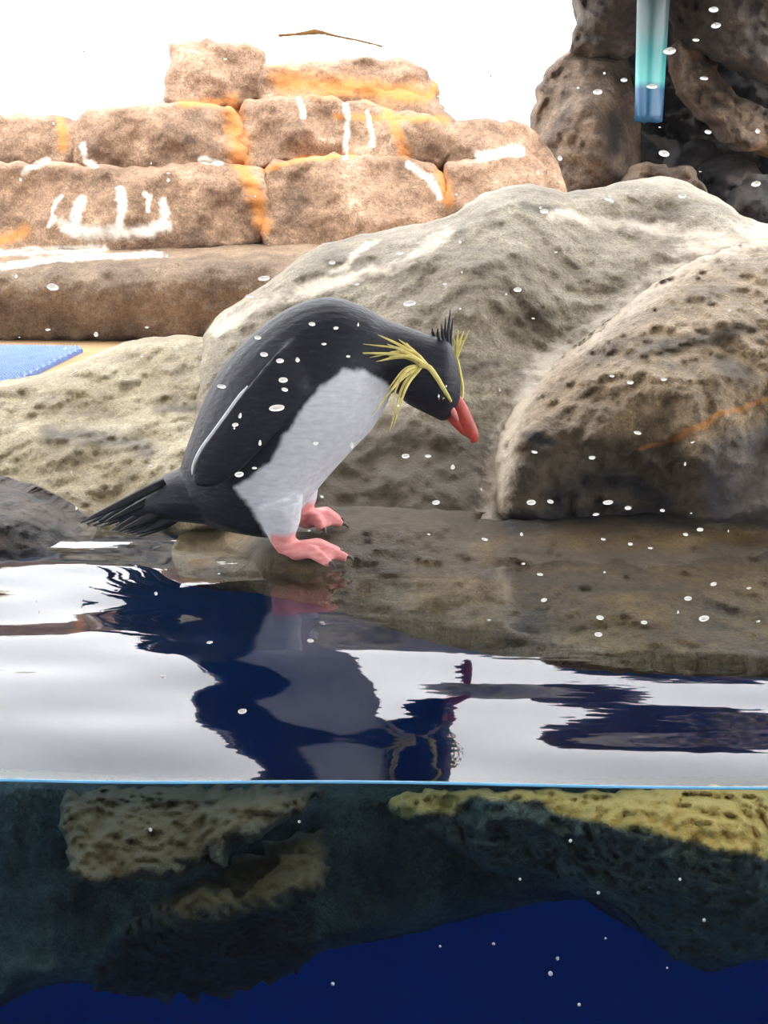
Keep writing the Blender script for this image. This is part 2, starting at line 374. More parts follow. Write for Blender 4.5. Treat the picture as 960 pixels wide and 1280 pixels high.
struct('floor_added_gallery', box_me('floor_added_gallery', (-6, -7, -1.2), (6, YG - 0.02, -1.12)), M_GFLOOR, 'unseen dark floor added on the viewing side of the glass', 'floor')  # unseen floor, added dark so the glass mirrors little

struct('wall_added_gallery', box_me('wall_added_gallery', (-3.5, -3.1, -1.12), (3.5, -3.0, 1.75)), plain('gallery_paint', srgb(70, 72, 78), 0.9, 0.2, 0.1, 2), 'unseen dark wall added behind the viewer to keep sky out of the glass', 'wall')  # added wall, blocks the sky's reflection in the glass
# water: one closed volume whose top carries the ripples
def build_water():
    nx, ny = 300, 300; x0, x1, y0, y1 = -1.6, 1.6, YG + 0.0005, 2.1
    xs = np.linspace(x0, x1, nx); u = np.linspace(0, 1, ny); ys = y0 + (y1 - y0) * u ** 1.3
    X, Y = np.meshgrid(xs, ys); Z = np.zeros_like(X)
    rng = np.random.RandomState(4)
    for lam, slope, ang in ((0.21, .034, 80), (0.13, .030, 101), (0.088, .020, 72), (0.33, .024, 112), (0.06, .008, 95), (0.16, .016, 60)):
        a = math.radians(ang + rng.uniform(-4, 4)); k = 2 * math.pi / lam
        ph = rng.uniform(0, 6.28)
        warp = 0.9 * np.sin(X * 5.1 + ph) + 0.6 * np.sin(Y * 7 + X * 2 + ph * 2)
        damp = 1 - 0.62 / (1 + np.exp(-(X + 0.03) / 0.03)) / (1 + np.exp(-(Y - 1.10) / 0.025))
        Z += 0.8 * damp * slope / k * np.sin(k * (X * math.cos(a) + Y * math.sin(a)) + ph + warp)
    top = np.stack([X, Y, Z], -1).reshape(-1, 3)
    vs = list(map(tuple, top)); fs = []
    for j in range(ny - 1):
        b = j * nx
        fs += [(b + i, b + i + 1, b + nx + i + 1, b + nx + i) for i in range(nx - 1)]
    ring = [i for i in range(nx)] + [j * nx + nx - 1 for j in range(1, ny)] + [(ny - 1) * nx + i for i in range(nx - 2, -1, -1)] + [j * nx for j in range(ny - 2, 0, -1)]
    n0 = len(vs); vs += [(vs[i][0], vs[i][1], -0.999) for i in ring]; m = len(ring)
    for k in range(m): fs.append((ring[k], n0 + k, n0 + (k + 1) % m, ring[(k + 1) % m]))
    fs.append(tuple(n0 + k for k in range(m))[::-1])
    me = mesh_from('pool_water', vs, fs); fix_normals(me)
    o = link('pool_water', me, M_WATER)
    # flat sides stay flat
    for p in me.polygons:
        if abs(p.normal.z) < 0.5 or len(p.vertices) > 4: p.use_smooth = False
    tag(o, 'rippling dark blue pool water mirroring the penguin', 'water', kind='structure')
    link('water_body', box_me('water_body', (x0 + .002, y0 + .001, -.997), (x1 - .002, y1 - .002, -.006)), depth_mat(), o, False)
    pts = [(x, YG + 0.0012, float(zz) + 0.0006) for x, zz in zip(xs, Z[0])]
    mm = tube('meniscus', pts, [0.0011] * len(pts), 6)
    mo = link('meniscus', mm, plain('meniscus_water', srgb(120, 190, 235), 0.15, 0.8, 0.1, 20), o)
    mo['label'] = 'thin bright blue waterline against the glass'
    return o
WATER = build_water()

# ------------------------------------------------------------------ stains and painted shade, reflection and wet marks
WHITE = [
    # mineral trickle that runs over the big boulder
    ([(1000, 292), (930, 298), (870, 318), (800, 368), (740, 418), (690, 452), (655, 490), (634, 540), (622, 600), (614, 648)], 20),
    ([(930, 298), (850, 290), (780, 282), (720, 272), (690, 268)], 9),
    ([(560, 292), (500, 330), (430, 350), (330, 378), (270, 412)], 9),
    ([(470, 300), (420, 340), (380, 362)], 6),
    # droppings on the stone wall
    ([(82, 284), (110, 290), (150, 291), (180, 289), (206, 283)], 10), ([(92, 280), (98, 262), (102, 250)], 7), ([(150, 284), (152, 262), (149, 238)], 6), ([(186, 262), (188, 246), (181, 241)], 3),
    ([(200, 282), (206, 268), (204, 252)], 6), ([(66, 268), (70, 252), (76, 246)], 3), ([(62, 282), (70, 272)], 3), ([(104, 182), (106, 200), (118, 206)], 5), ([(432, 132), (434, 165), (431, 198)], 4),
    ([(374, 125), (378, 145)], 4), ([(460, 140), (466, 182)], 3), ([(30, 215), (60, 200)], 4), ([(250, 200), (275, 203)], 4),
    ([(510, 205), (535, 222), (550, 245)], 5), ([(600, 195), (650, 188)], 7),
    ([(-20, 318), (60, 312), (130, 310)], 5), ([(0, 334), (80, 322), (200, 318)], 4),
]
ORANGE = [
    ([(290, 130), (296, 170), (302, 208)], 14), ([(302, 208), (318, 240), (330, 285)], 12), ([(330, 212), (380, 198), (440, 194)], 5),
    ([(485, 140), (500, 170), (505, 190)], 9), ([(350, 100), (440, 110), (520, 118)], 16), ([(550, 215), (560, 250)], 10), ([(76, 150), (80, 185)], 8),
    ([(0, 300), (30, 290)], 10), ([(420, 145), (560, 150)], 5), ([(225, 130), (290, 128)], 6), ([(560, 90), (535, 120)], 8),
    ([(800, 562), (860, 540), (905, 518), (960, 500)], 4),
]
DARK = [
    ([(640, 655), (700, 640), (760, 640), (830, 645), (870, 655)], 16), ([(700, 620), (740, 600), (790, 605), (830, 630)], 22), ([(660, 550), (690, 548)], 7),
    ([(-20, 660), (40, 668), (70, 672)], 14), ([(770, 150), (768, 185)], 16),
]
WET_SHADE = [([(200, 508), (250, 512)], 8), ([(560, 462), (620, 455)], 9), ([(650, 405), (690, 395)], 7), ([(830, 435), (940, 412)], 10), ([(655, 258), (695, 262)], 6), ([(700, 728), (760, 738), (850, 735)], 8), ([(900, 450), (935, 470)], 10), ([(400, 600), (440, 560), (520, 545), (600, 560), (612, 650), (560, 690), (400, 700), (330, 690)], -30), ([(600, 460), (560, 470), (540, 500)], 14), ([(660, 560), (760, 560), (880, 590), (900, 650), (640, 660), (640, 600)], -22),  # wet rock by the water; upper streaks paint shade of unbuilt creases
       ([(60, 545), (140, 545), (180, 560)], 14), ([(0, 640), (100, 650), (220, 655)], 10), ([(640, 690), (760, 700), (960, 690)], 22), ([(520, 690), (620, 720), (800, 725)], 10)]
BLUE_REFLECTION = [([(890, 560), (970, 540), (1000, 600), (960, 650), (900, 640)], -18)]  # slate-blue reflection painted onto the brown boulder
STAINS.update({'s_white': WHITE, 's_orange': ORANGE, 's_dark': DARK, 's_reflection': BLUE_REFLECTION, 's_wet_shade': WET_SHADE})

# ------------------------------------------------------------------ near rockwork
o = rock('rock_slab', [(-260, 500), (-100, 494), (40, 470), (100, 451), (150, 430), (190, 422), (250, 423), (300, 440), (340, 520), (340, 640), (250, 664), (120, 672), (-40, 668), (-260, 660)],
     [(0, 482, 2.02), (100, 452, 2.08), (190, 424, 2.12), (280, 440, 2.06), (100, 490, 1.98), (120, 540, 1.87), (60, 560, 1.84), (200, 470, 2.02), (220, 510, 1.92), (30, 600, 1.78), (150, 600, 1.76), (250, 590, 1.72), (120, 640, 1.70), (250, 650, 1.64), (0, 660, 1.66), (320, 640, 1.63), (-240, 510, 2.0), (-240, 580, 1.84), (-240, 650, 1.70)],
     M_LEFT, 4, 0.25, 0.05, 22, 0.022, 9, 1, ridge=0.7, fine=0.35, stains=STAINS)
tag(o, 'pale olive sloping rock slab behind the penguin\'s tail', 'rock')
o = rock('boulder', [(255, 420), (275, 393), (305, 372), (345, 345), (390, 312), (440, 296), (500, 283), (560, 270), (590, 250), (625, 235), (660, 230), (700, 238), (740, 236), (790, 224), (830, 221), (870, 233), (905, 252), (935, 272), (990, 286), (1000, 312), (930, 330), (870, 360), (810, 405), (750, 450), (690, 500), (660, 560), (650, 640), (640, 690), (400, 700), (270, 670), (240, 560), (245, 470)],
     [(640, 234, 2.25), (590, 262, 2.2), (500, 286, 2.2), (400, 312, 2.17), (310, 372, 2.1), (260, 420, 2.06), (830, 224, 2.32), (760, 245, 2.26), (900, 290, 2.16), (700, 265, 2.2), (650, 280, 2.12), (560, 330, 2.03), (480, 340, 2.08), (640, 350, 2.0), (560, 400, 1.93), (720, 340, 2.08), (800, 320, 2.12), (700, 420, 1.97), (600, 450, 1.86), (600, 478, 1.84), (640, 470, 1.86), (540, 520, 1.76), (440, 570, 1.74), (480, 610, 1.68), (420, 660, 1.62), (300, 600, 1.68), (600, 600, 1.70), (600, 680, 1.62), (330, 680, 1.60), (950, 315, 2.12), (800, 400, 1.98), (690, 495, 1.84), (650, 600, 1.74)],
     M_GREY, 4, 0.35, 0.09, 26, 0.020, 8, 2, ridge=0.7, fine=0.35, stains=STAINS)
tag(o, 'large grey brown boulder rising behind the penguin with pale crest', 'rock')
o = rock('boulder', [(1200, 262), (1010, 286), (960, 297), (900, 313), (860, 331), (800, 371), (745, 416), (690, 456), (648, 500), (622, 545), (611, 600), (610, 648), (640, 668), (760, 672), (880, 672), (960, 668), (1010, 662), (1200, 650)],
     [(980, 296, 2.08), (900, 316, 2.02), (800, 374, 1.9), (700, 455, 1.8), (645, 510, 1.73), (620, 600, 1.68), (620, 650, 1.65), (700, 500, 1.72), (800, 440, 1.76), (900, 400, 1.82), (970, 380, 1.86), (760, 540, 1.655), (850, 500, 1.67), (930, 470, 1.70), (720, 570, 1.665), (740, 610, 1.70), (800, 600, 1.70), (840, 630, 1.68), (720, 655, 1.66), (880, 560, 1.65), (950, 560, 1.66), (930, 650, 1.62), (1000, 600, 1.64), (800, 660, 1.66), (1180, 290, 2.1), (1180, 450, 1.8), (1180, 640, 1.68)],
     M_RIGHT, 4, 0.16, 0.10, 42, 0.026, 10, 3, ridge=0.7, fine=0.45, stains=STAINS)
tag(o, 'brown boulder with a white mineral trickle along its edge and a dark wet base', 'rock')
o = rock('small_boulder', [(-110, 640), (-70, 604), (-40, 598), (0, 607), (30, 615), (60, 630), (90, 652), (114, 670), (104, 688), (50, 696), (-40, 704), (-100, 694)],
     [(0, 610, 1.66), (60, 634, 1.64), (30, 650, 1.59), (0, 690, 1.545), (60, 690, 1.55), (100, 680, 1.58), (-30, 650, 1.58)], M_DARKB, 3, 0.14, 0.05, 20, 0.012, 16, 4, stains=STAINS)
tag(o, 'low dark wet boulder at the water\'s edge by the tail tip', 'rock')
o = rock('rock_shelf', [(215, 700), (235, 660), (330, 640), (420, 632), (600, 640), (640, 650), (1200, 640), (1200, 820), (900, 822), (700, 812), (620, 797), (520, 777), (430, 748), (330, 724), (250, 716)],
     [(340, 705, 'z', .010), (385, 702, 'z', .010), (430, 700, 'z', .008), (400, 652, 'z', .024), (330, 660, 'z', .02), (500, 660, 'z', .022), (600, 660, 'z', .018), (700, 680, 'z', .006), (900, 680, 'z', .004), (600, 740, 'z', -.010), (800, 780, 'z', -.016), (960, 812, 'z', -.03), (700, 805, 'z', -.028), (520, 770, 'z', -.028), (430, 742, 'z', -.022), (330, 718, 'z', -.008), (240, 705, 'z', -.012), (250, 660, 'z', -.005), (960, 660, 'z', .01), (480, 720, 'z', -.004)],
     M_SHELF, 5, 0.055, 0.01, 12, 0.012, 14, 5, back=(0, 0.15, -1), stains={k: v for k, v in STAINS.items() if k != 's_white'}, ridge=1.0, fine=0.4)
tag(o, 'flat wet brown rock shelf at the waterline under the penguin\'s feet', 'rock')

# ------------------------------------------------------------------ submerged rock
LIT_ALGAE = [([(480, 960), (500, 1022), (540, 1010), (562, 1008), (580, 992), (670, 992), (700, 1014), (745, 1020), (800, 1034), (860, 1046), (920, 1060), (1000, 1070), (1000, 960)], -8)]  # algae tint, outlined along the border of sun and shade
LIT_OLIVE = [([(85, 1000), (120, 960), (390, 960), (385, 1000), (300, 1030), (230, 1058), (150, 1085), (95, 1085)], -14)]  # olive growth, outlined along the sunlit patch
o = rock('submerged_rock', [(-240, 985), (230, 972), (430, 978), (640, 975), (1200, 985), (1200, 1120), (900, 1190), (820, 1175), (760, 1130), (700, 1125), (600, 1145), (520, 1166), (400, 1190), (330, 1215), (200, 1230), (60, 1232), (-40, 1268), (-240, 1260)],
     [(0, 1000, 1.28), (300, 1000, 1.30), (500, 1000, 1.30), (700, 1000, 1.28), (950, 1000, 1.28), (500, 1090, 1.27), (700, 1090, 1.27), (0, 1230, 1.24), (300, 1210, 1.25), (600, 1130, 1.30), (900, 1160, 1.28)],
     M_SUB, 6, 0.78, 0.06, 30, 0.02, 9, 6, back=(0, 1, -0.43), stains={})
tag(o, 'dark shadowed rock mass hanging below the waterline', 'rock')
o = rock('submerged_boulder', [(78, 1015), (100, 990), (250, 983), (385, 984), (400, 1000), (350, 1030), (250, 1082), (150, 1106), (90, 1092)],
     [(240, 960, 1.27), (110, 980, 1.22), (380, 970, 1.24), (240, 1010, 1.18), (130, 1060, 1.12), (240, 1070, 1.12), (350, 1015, 1.15)],
     M_SUBO, 4, 0.12, 0.04, 20, 0.018, 18, 7, rough_edge=16, back=(0, 1, -0.5), stains={'s_green': LIT_OLIVE}, fine=0.6)
tag(o, 'olive furred boulder just under the waterline, left of the algae bank', 'rock')
o = rock('submerged_slab', [(115, 1215), (150, 1160), (230, 1110), (310, 1072), (385, 1036), (412, 1056), (408, 1110), (360, 1132), (400, 1180), (340, 1226), (240, 1248), (140, 1244)],
     [(390, 1045, 1.24), (300, 1080, 1.22), (390, 1105, 1.14), (260, 1140, 1.12), (340, 1125, 1.13), (200, 1150, 1.14), (220, 1200, 1.20), (330, 1180, 1.20), (150, 1230, 1.22), (250, 1240, 1.24)],
     M_SUBO, 4, 0.11, 0.04, 18, 0.018, 18, 8, rough_edge=16, back=(0, 1, -0.5), stains={'s_green': [([(230, 1115), (310, 1075), (390, 1045), (400, 1100), (330, 1115), (200, 1140)], -10)], 's_dark': [([(120, 1180), (240, 1165), (400, 1135), (400, 1200), (240, 1240), (130, 1240)], -14)]}, fine=0.6)  # sunlit edge painted olive, shaded underside painted dark
tag(o, 'slanted submerged slab with an olive top edge above the blue depths', 'rock')
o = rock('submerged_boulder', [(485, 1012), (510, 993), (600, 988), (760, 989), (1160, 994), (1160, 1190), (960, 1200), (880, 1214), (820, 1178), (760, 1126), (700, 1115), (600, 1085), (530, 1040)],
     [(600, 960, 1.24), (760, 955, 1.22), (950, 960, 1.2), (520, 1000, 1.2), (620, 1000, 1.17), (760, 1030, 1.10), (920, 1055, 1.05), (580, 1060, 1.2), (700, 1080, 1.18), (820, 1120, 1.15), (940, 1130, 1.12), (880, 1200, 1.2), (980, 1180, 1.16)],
     M_SUB, 4, 0.10, 0.04, 20, 0.020, 16, 9, rough_edge=8, back=(0, 1, -0.5), fine=0.6, stains={'s_green': LIT_ALGAE})
tag(o, 'submerged rock bank with algae painted bright along its sunlit band', 'rock')

# ------------------------------------------------------------------ sunlit stone wall behind
wall = empty('wall_background', V(300, 420, 3.3)); wall['kind'] = 'structure'
tag(wall, 'tan stacked stone wall stained orange and white in full sun', 'wall')
rock('core', [(-310, 170), (120, 150), (230, 140), (300, 100), (500, 110), (600, 170), (690, 190), (690, 330), (420, 400), (-310, 400)],
     [(0, 160, 3.55), (300, 120, 3.74), (600, 180, 3.54), (0, 300, 3.39), (600, 300, 3.38), (0, 400, 3.3), (400, 390, 3.3)], M_SUNNY, 7, 0.4, 0.03, 15, 0.02, 6, 20, parent=wall)
stones = [
    ([(-330, 218), (-240, 210), (-150, 208), (-72, 213), (-66, 250), (-70, 318), (-200, 322), (-330, 318)], 3.34, 0.08),
    ([(-300, 156), (-220, 148), (-130, 152), (-74, 158), (-70, 190), (-76, 212), (-200, 214), (-300, 214)], 3.50, 0.06),
    ([(-60, 214), (60, 207), (160, 211), (250, 207), (322, 213), (334, 250), (332, 300), (200, 316), (60, 318), (-60, 318)], 3.34, 0.08),
    ([(334, 217), (380, 201), (440, 196), (510, 201), (545, 216), (558, 245), (562, 300), (440, 330), (340, 318)], 3.30, 0.09),
    ([(560, 217), (580, 203), (640, 190), (672, 200), (684, 240), (684, 290), (565, 300)], 3.34, 0.08),
    ([(-60, 152), (40, 146), (92, 152), (106, 175), (98, 205), (40, 214), (-60, 216)], 3.50, 0.06),
    ([(98, 150), (150, 136), (230, 131), (288, 139), (304, 170), (300, 206), (200, 215), (104, 211)], 3.47, 0.07),
    ([(304, 139), (340, 125), (400, 122), (429, 132), (433, 165), (430, 197), (360, 204), (308, 212)], 3.46, 0.07),
    ([(435, 132), (490, 138), (540, 150), (556, 175), (552, 203), (500, 204), (438, 200)], 3.47, 0.06),
    ([(556, 168), (590, 152), (640, 156), (668, 170), (674, 195), (600, 206), (560, 208)], 3.50, 0.06),
    ([(214, 78), (222, 58), (270, 54), (318, 62), (330, 90), (325, 120), (280, 133), (216, 128)], 3.70, 0.06),
    ([(328, 88), (360, 79), (440, 77), (510, 79), (535, 100), (549, 138), (500, 150), (400, 138), (334, 130)], 3.68, 0.06),
]
for i, (ol, y, e) in enumerate(stones):
    mx_, my_ = sum(p[0] for p in ol) / len(ol), sum(p[1] for p in ol) / len(ol)
    ol = [(p[0] + 4 * (p[0] - mx_) / abs(p[0] - mx_ + .01), p[1] + 3 * (p[1] - my_) / abs(p[1] - my_ + .01)) for p in ol]
    xs = [p[0] for p in ol]; ys_ = [p[1] for p in ol]; cx = sum(xs) / len(xs)
    t, b = min(ys_), max(ys_)
    rock('stone', ol, [(min(xs), t, y + .06), (max(xs), t, y + .06), (cx, t, y + .05), (min(xs), b, y), (max(xs), b, y), (cx, (t + b) / 2, y - .02), (cx, b, y - .01)],
         M_SUNNY, 3.5, 0.25, e * .55, 8, 0.034, 5.5, 30 + i, parent=wall, rough_edge=6, ridge=1.0, fine=0.14)
rock('ledge', [(-330, 330), (-60, 322), (60, 312), (200, 300), (330, 292), (430, 290), (420, 380), (330, 416), (200, 423), (-60, 426), (-330, 428)],
     [c for x in range(-320, 460, 65) for c in ((x, 304 - .02 * x, 3.46), (x, 322 - .03 * x, 3.25), (x, 335 - .04 * x, 3.12), (x, 341 - .04 * x, 3.085), (x, 352 - .04 * x, 3.075), (x, 385, 3.08), (x, 422, 3.10))],
     M_LEDGE, 4, 0.3, 0.015, 6, 0.014, 11, 50, parent=wall, rough_edge=4, ridge=0.8, fine=0.3)
o = rock('pale_stone', [(320, 92), (335, 54), (368, 44), (400, 40), (440, 48), (480, 57), (525, 74), (545, 110), (430, 120), (330, 118)],
     [(330, 60, 3.95), (530, 80, 3.95), (400, 50, 3.95), (430, 100, 3.85), (330, 110, 3.86), (530, 110, 3.86)], M_PALE, 5, 0.3, 0.06, 16, 0.01, 7, 60, stains={})
tag(o, 'pale capstone behind the top of the stone wall', 'stone')
o = rock('pale_stone', [(-60, 84), (0, 90), (18, 98), (40, 118), (60, 140), (20, 174), (-60, 174)],
     [(0, 92, 3.9), (30, 120, 3.85), (-50, 90, 3.9), (-50, 150, 3.8), (30, 150, 3.8)], M_PALE, 5, 0.3, 0.06, 16, 0.01, 7, 61, stains={})
tag(o, 'pale stone beside the open white sky, on the low end of the wall', 'stone')
# twig on the capstone
tw = curve_pts([(348, 44.5, 3.995), (372, 42.5, 3.995), (390, 40, 3.995), (400, 40, 3.995), (425, 46, 3.995), (450, 51, 3.995), (478, 58, 3.995)], 22)
me = tube('twig', [V(*p) for p in tw], [0.0022 + 0.004 * max(0, 1 - abs(i - 8) / 5) + 0.0016 * (1 - i / 22) for i in range(22)], 7)
twig = link('twig', me, plain('twig_bark', srgb(96, 66, 38), 0.9, 0.2, 0.3, 60))
tag(twig, 'thin brown bent twig lying on the pale capstone', 'twig')

# ------------------------------------------------------------------ shaded rocks at the upper right
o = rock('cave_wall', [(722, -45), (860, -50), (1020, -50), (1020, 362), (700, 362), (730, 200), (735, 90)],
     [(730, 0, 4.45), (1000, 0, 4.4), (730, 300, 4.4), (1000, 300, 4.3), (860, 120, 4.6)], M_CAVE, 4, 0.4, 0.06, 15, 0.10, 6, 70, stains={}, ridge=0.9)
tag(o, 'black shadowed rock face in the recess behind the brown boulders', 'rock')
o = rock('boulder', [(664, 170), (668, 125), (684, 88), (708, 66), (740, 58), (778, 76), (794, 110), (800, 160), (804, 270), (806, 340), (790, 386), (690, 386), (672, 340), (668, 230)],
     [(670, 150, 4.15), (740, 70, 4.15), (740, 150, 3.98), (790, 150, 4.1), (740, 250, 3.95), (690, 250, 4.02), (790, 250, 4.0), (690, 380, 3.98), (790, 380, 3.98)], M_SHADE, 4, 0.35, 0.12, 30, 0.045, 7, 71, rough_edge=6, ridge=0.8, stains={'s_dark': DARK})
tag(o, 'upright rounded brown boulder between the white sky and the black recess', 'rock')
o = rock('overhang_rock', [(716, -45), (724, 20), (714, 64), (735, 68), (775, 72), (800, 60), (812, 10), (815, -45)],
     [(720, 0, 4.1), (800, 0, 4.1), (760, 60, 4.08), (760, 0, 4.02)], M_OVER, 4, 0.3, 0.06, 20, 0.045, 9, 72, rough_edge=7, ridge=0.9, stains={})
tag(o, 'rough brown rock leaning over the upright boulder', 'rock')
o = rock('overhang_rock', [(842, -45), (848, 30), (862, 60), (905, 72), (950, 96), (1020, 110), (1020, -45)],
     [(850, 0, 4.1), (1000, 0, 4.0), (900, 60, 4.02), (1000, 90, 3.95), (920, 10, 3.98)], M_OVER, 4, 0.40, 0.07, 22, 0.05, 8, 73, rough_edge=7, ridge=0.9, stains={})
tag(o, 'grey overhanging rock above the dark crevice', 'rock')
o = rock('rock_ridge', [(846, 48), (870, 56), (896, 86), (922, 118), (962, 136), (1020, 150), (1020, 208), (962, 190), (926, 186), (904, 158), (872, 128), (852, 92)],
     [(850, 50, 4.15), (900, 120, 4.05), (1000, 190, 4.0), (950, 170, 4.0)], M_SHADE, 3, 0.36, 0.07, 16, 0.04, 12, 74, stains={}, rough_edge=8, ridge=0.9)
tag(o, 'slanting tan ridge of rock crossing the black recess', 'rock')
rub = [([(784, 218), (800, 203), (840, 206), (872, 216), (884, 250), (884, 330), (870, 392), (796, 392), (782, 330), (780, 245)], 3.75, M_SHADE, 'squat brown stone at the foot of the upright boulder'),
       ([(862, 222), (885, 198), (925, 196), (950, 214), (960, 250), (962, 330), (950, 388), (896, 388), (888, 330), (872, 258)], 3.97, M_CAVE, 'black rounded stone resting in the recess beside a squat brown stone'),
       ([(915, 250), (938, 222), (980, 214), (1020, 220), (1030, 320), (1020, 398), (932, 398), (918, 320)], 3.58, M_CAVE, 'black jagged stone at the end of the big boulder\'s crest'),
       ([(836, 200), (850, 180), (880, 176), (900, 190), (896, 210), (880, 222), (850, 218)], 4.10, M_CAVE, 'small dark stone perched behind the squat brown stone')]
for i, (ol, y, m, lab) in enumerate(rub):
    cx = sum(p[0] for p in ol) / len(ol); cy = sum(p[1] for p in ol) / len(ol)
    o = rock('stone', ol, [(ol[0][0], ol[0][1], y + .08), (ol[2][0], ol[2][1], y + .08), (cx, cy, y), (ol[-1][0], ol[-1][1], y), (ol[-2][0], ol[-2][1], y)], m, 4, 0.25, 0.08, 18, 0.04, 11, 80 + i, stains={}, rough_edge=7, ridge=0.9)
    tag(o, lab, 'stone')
o = rock('shade_roof', [(716, -38), (745, -62), (800, -70), (870, -82), (950, -70), (1010, -56), (1024, -34), (960, -22), (860, -28), (740, -24)],  # unseen rock added overhead to cast shade into the recess
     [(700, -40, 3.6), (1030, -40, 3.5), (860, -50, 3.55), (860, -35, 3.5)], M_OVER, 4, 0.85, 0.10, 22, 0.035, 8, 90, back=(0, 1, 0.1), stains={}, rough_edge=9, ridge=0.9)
tag(o, 'unseen dark rock added as a roof to shade the recess', 'rock')
# thin strip graded blue, cyan and grey in the rock gap
def blue_strip():
    m, nt, ns, lk = new_mat('strip_gradient')
    out = N(ns, 'ShaderNodeOutputMaterial'); bs = N(ns, 'ShaderNodeBsdfPrincipled'); lk.new(bs.outputs[0], out.inputs[0])
    tc = N(ns, 'ShaderNodeTexCoord'); sp = N(ns, 'ShaderNodeSeparateXYZ'); lk.new(tc.outputs['Generated'], sp.inputs[0])
    r = ramp(ns, [(0.0, srgb(26, 84, 124)), (0.22, srgb(30, 92, 135)), (0.27, srgb(84, 180, 182)), (0.45, srgb(52, 142, 148)), (0.6, srgb(80, 112, 118)), (1.0, srgb(68, 84, 90))])
    lk.new(sp.outputs['Z'], r.inputs[0]); lk.new(r.outputs[0], bs.inputs['Base Color']); bs.inputs['Roughness'].default_value = 0.3
    bs.inputs['Transmission Weight'].default_value = 0.0; bs.inputs['Alpha'].default_value = 0.9
    vs = []; fs = []; n = 20; k = 7
    for s in (0, 1):
        for j in range(n + 1):
            py = -45 + 198 * j / n
            x0, x1 = 797 - 4 * j / n, 840 - 12 * j / n
            for i in range(k):
                t = i / (k - 1); bow = 0.03 * math.sin(math.pi * t)
                raggle = 5 * noise.noise(Vector((i * 1.7, 3.1, 0))) if j == n else 0
                p = V(x0 + (x1 - x0) * t, py + raggle, 3.93 - bow + 0.008 * s); vs.append(p)
    o_ = (n + 1) * k
    for j in range(n):
        for i in range(k - 1):
            a = j * k + i; fs.append((a, a + 1, a + k + 1, a + k)); fs.append((o_ + a, o_ + a + k, o_ + a + k + 1, o_ + a + 1))
    for j in range(n):
        for i in (0, k - 1):
            a = j * k + i; fs.append((a, a + k, o_ + a + k, o_ + a))
    for i in range(k - 1):
        for j in (0, n):
            a = j * k + i; fs.append((a, a + 1, o_ + a + 1, o_ + a))
    me = mesh_from('cyan_strip', vs, fs); fix_normals(me)
    return tag(link('cyan_strip', me, m), 'bright cyan and blue strip in the dark rock gap', 'strip')
blue_strip()

# ------------------------------------------------------------------ blue mat behind the slab
a, b = Pz(np.array(-70), np.array(474), .075), Pz(np.array(104), np.array(437), .075)
mat_o = empty('rubber_mat', (float((a[0] + b[0]) / 2), float((a[1] + b[1]) / 2), 0.07))
tag(mat_o, 'blue studded rubber mat lying on the tan ground behind the slab', 'mat')
link('mat_sheet', box_me('mat_sheet', (a[0] - .1, a[1] - .1, .068), (b[0], b[1], .078), 0.002), M_MAT, mat_o, False)
vs = []; fs = []
for i in range(34):
    for j in range(26):
        x = a[0] - .09 + (b[0] - a[0] + .085) * (i + .25 + .5 * (j % 2)) / 34; y = a[1] - .09 + (b[1] - a[1] + .085) * (j + .5) / 26; k = len(vs); r = .0055
        vs += [(x - r, y - r, .077), (x + r, y - r, .077), (x + r, y + r, .077), (x - r, y + r, .077), (x, y, .086)]
        fs += [(k, k + 1, k + 4), (k + 1, k + 2, k + 4), (k + 2, k + 3, k + 4), (k + 3, k, k + 4)]
st = link('studs', mesh_from('studs', vs, fs), plain('pale_blue_rubber', srgb(150, 175, 215), 0.4, 0.5, 0.15, 40), mat_o, False); st['kind'] = 'stuff'

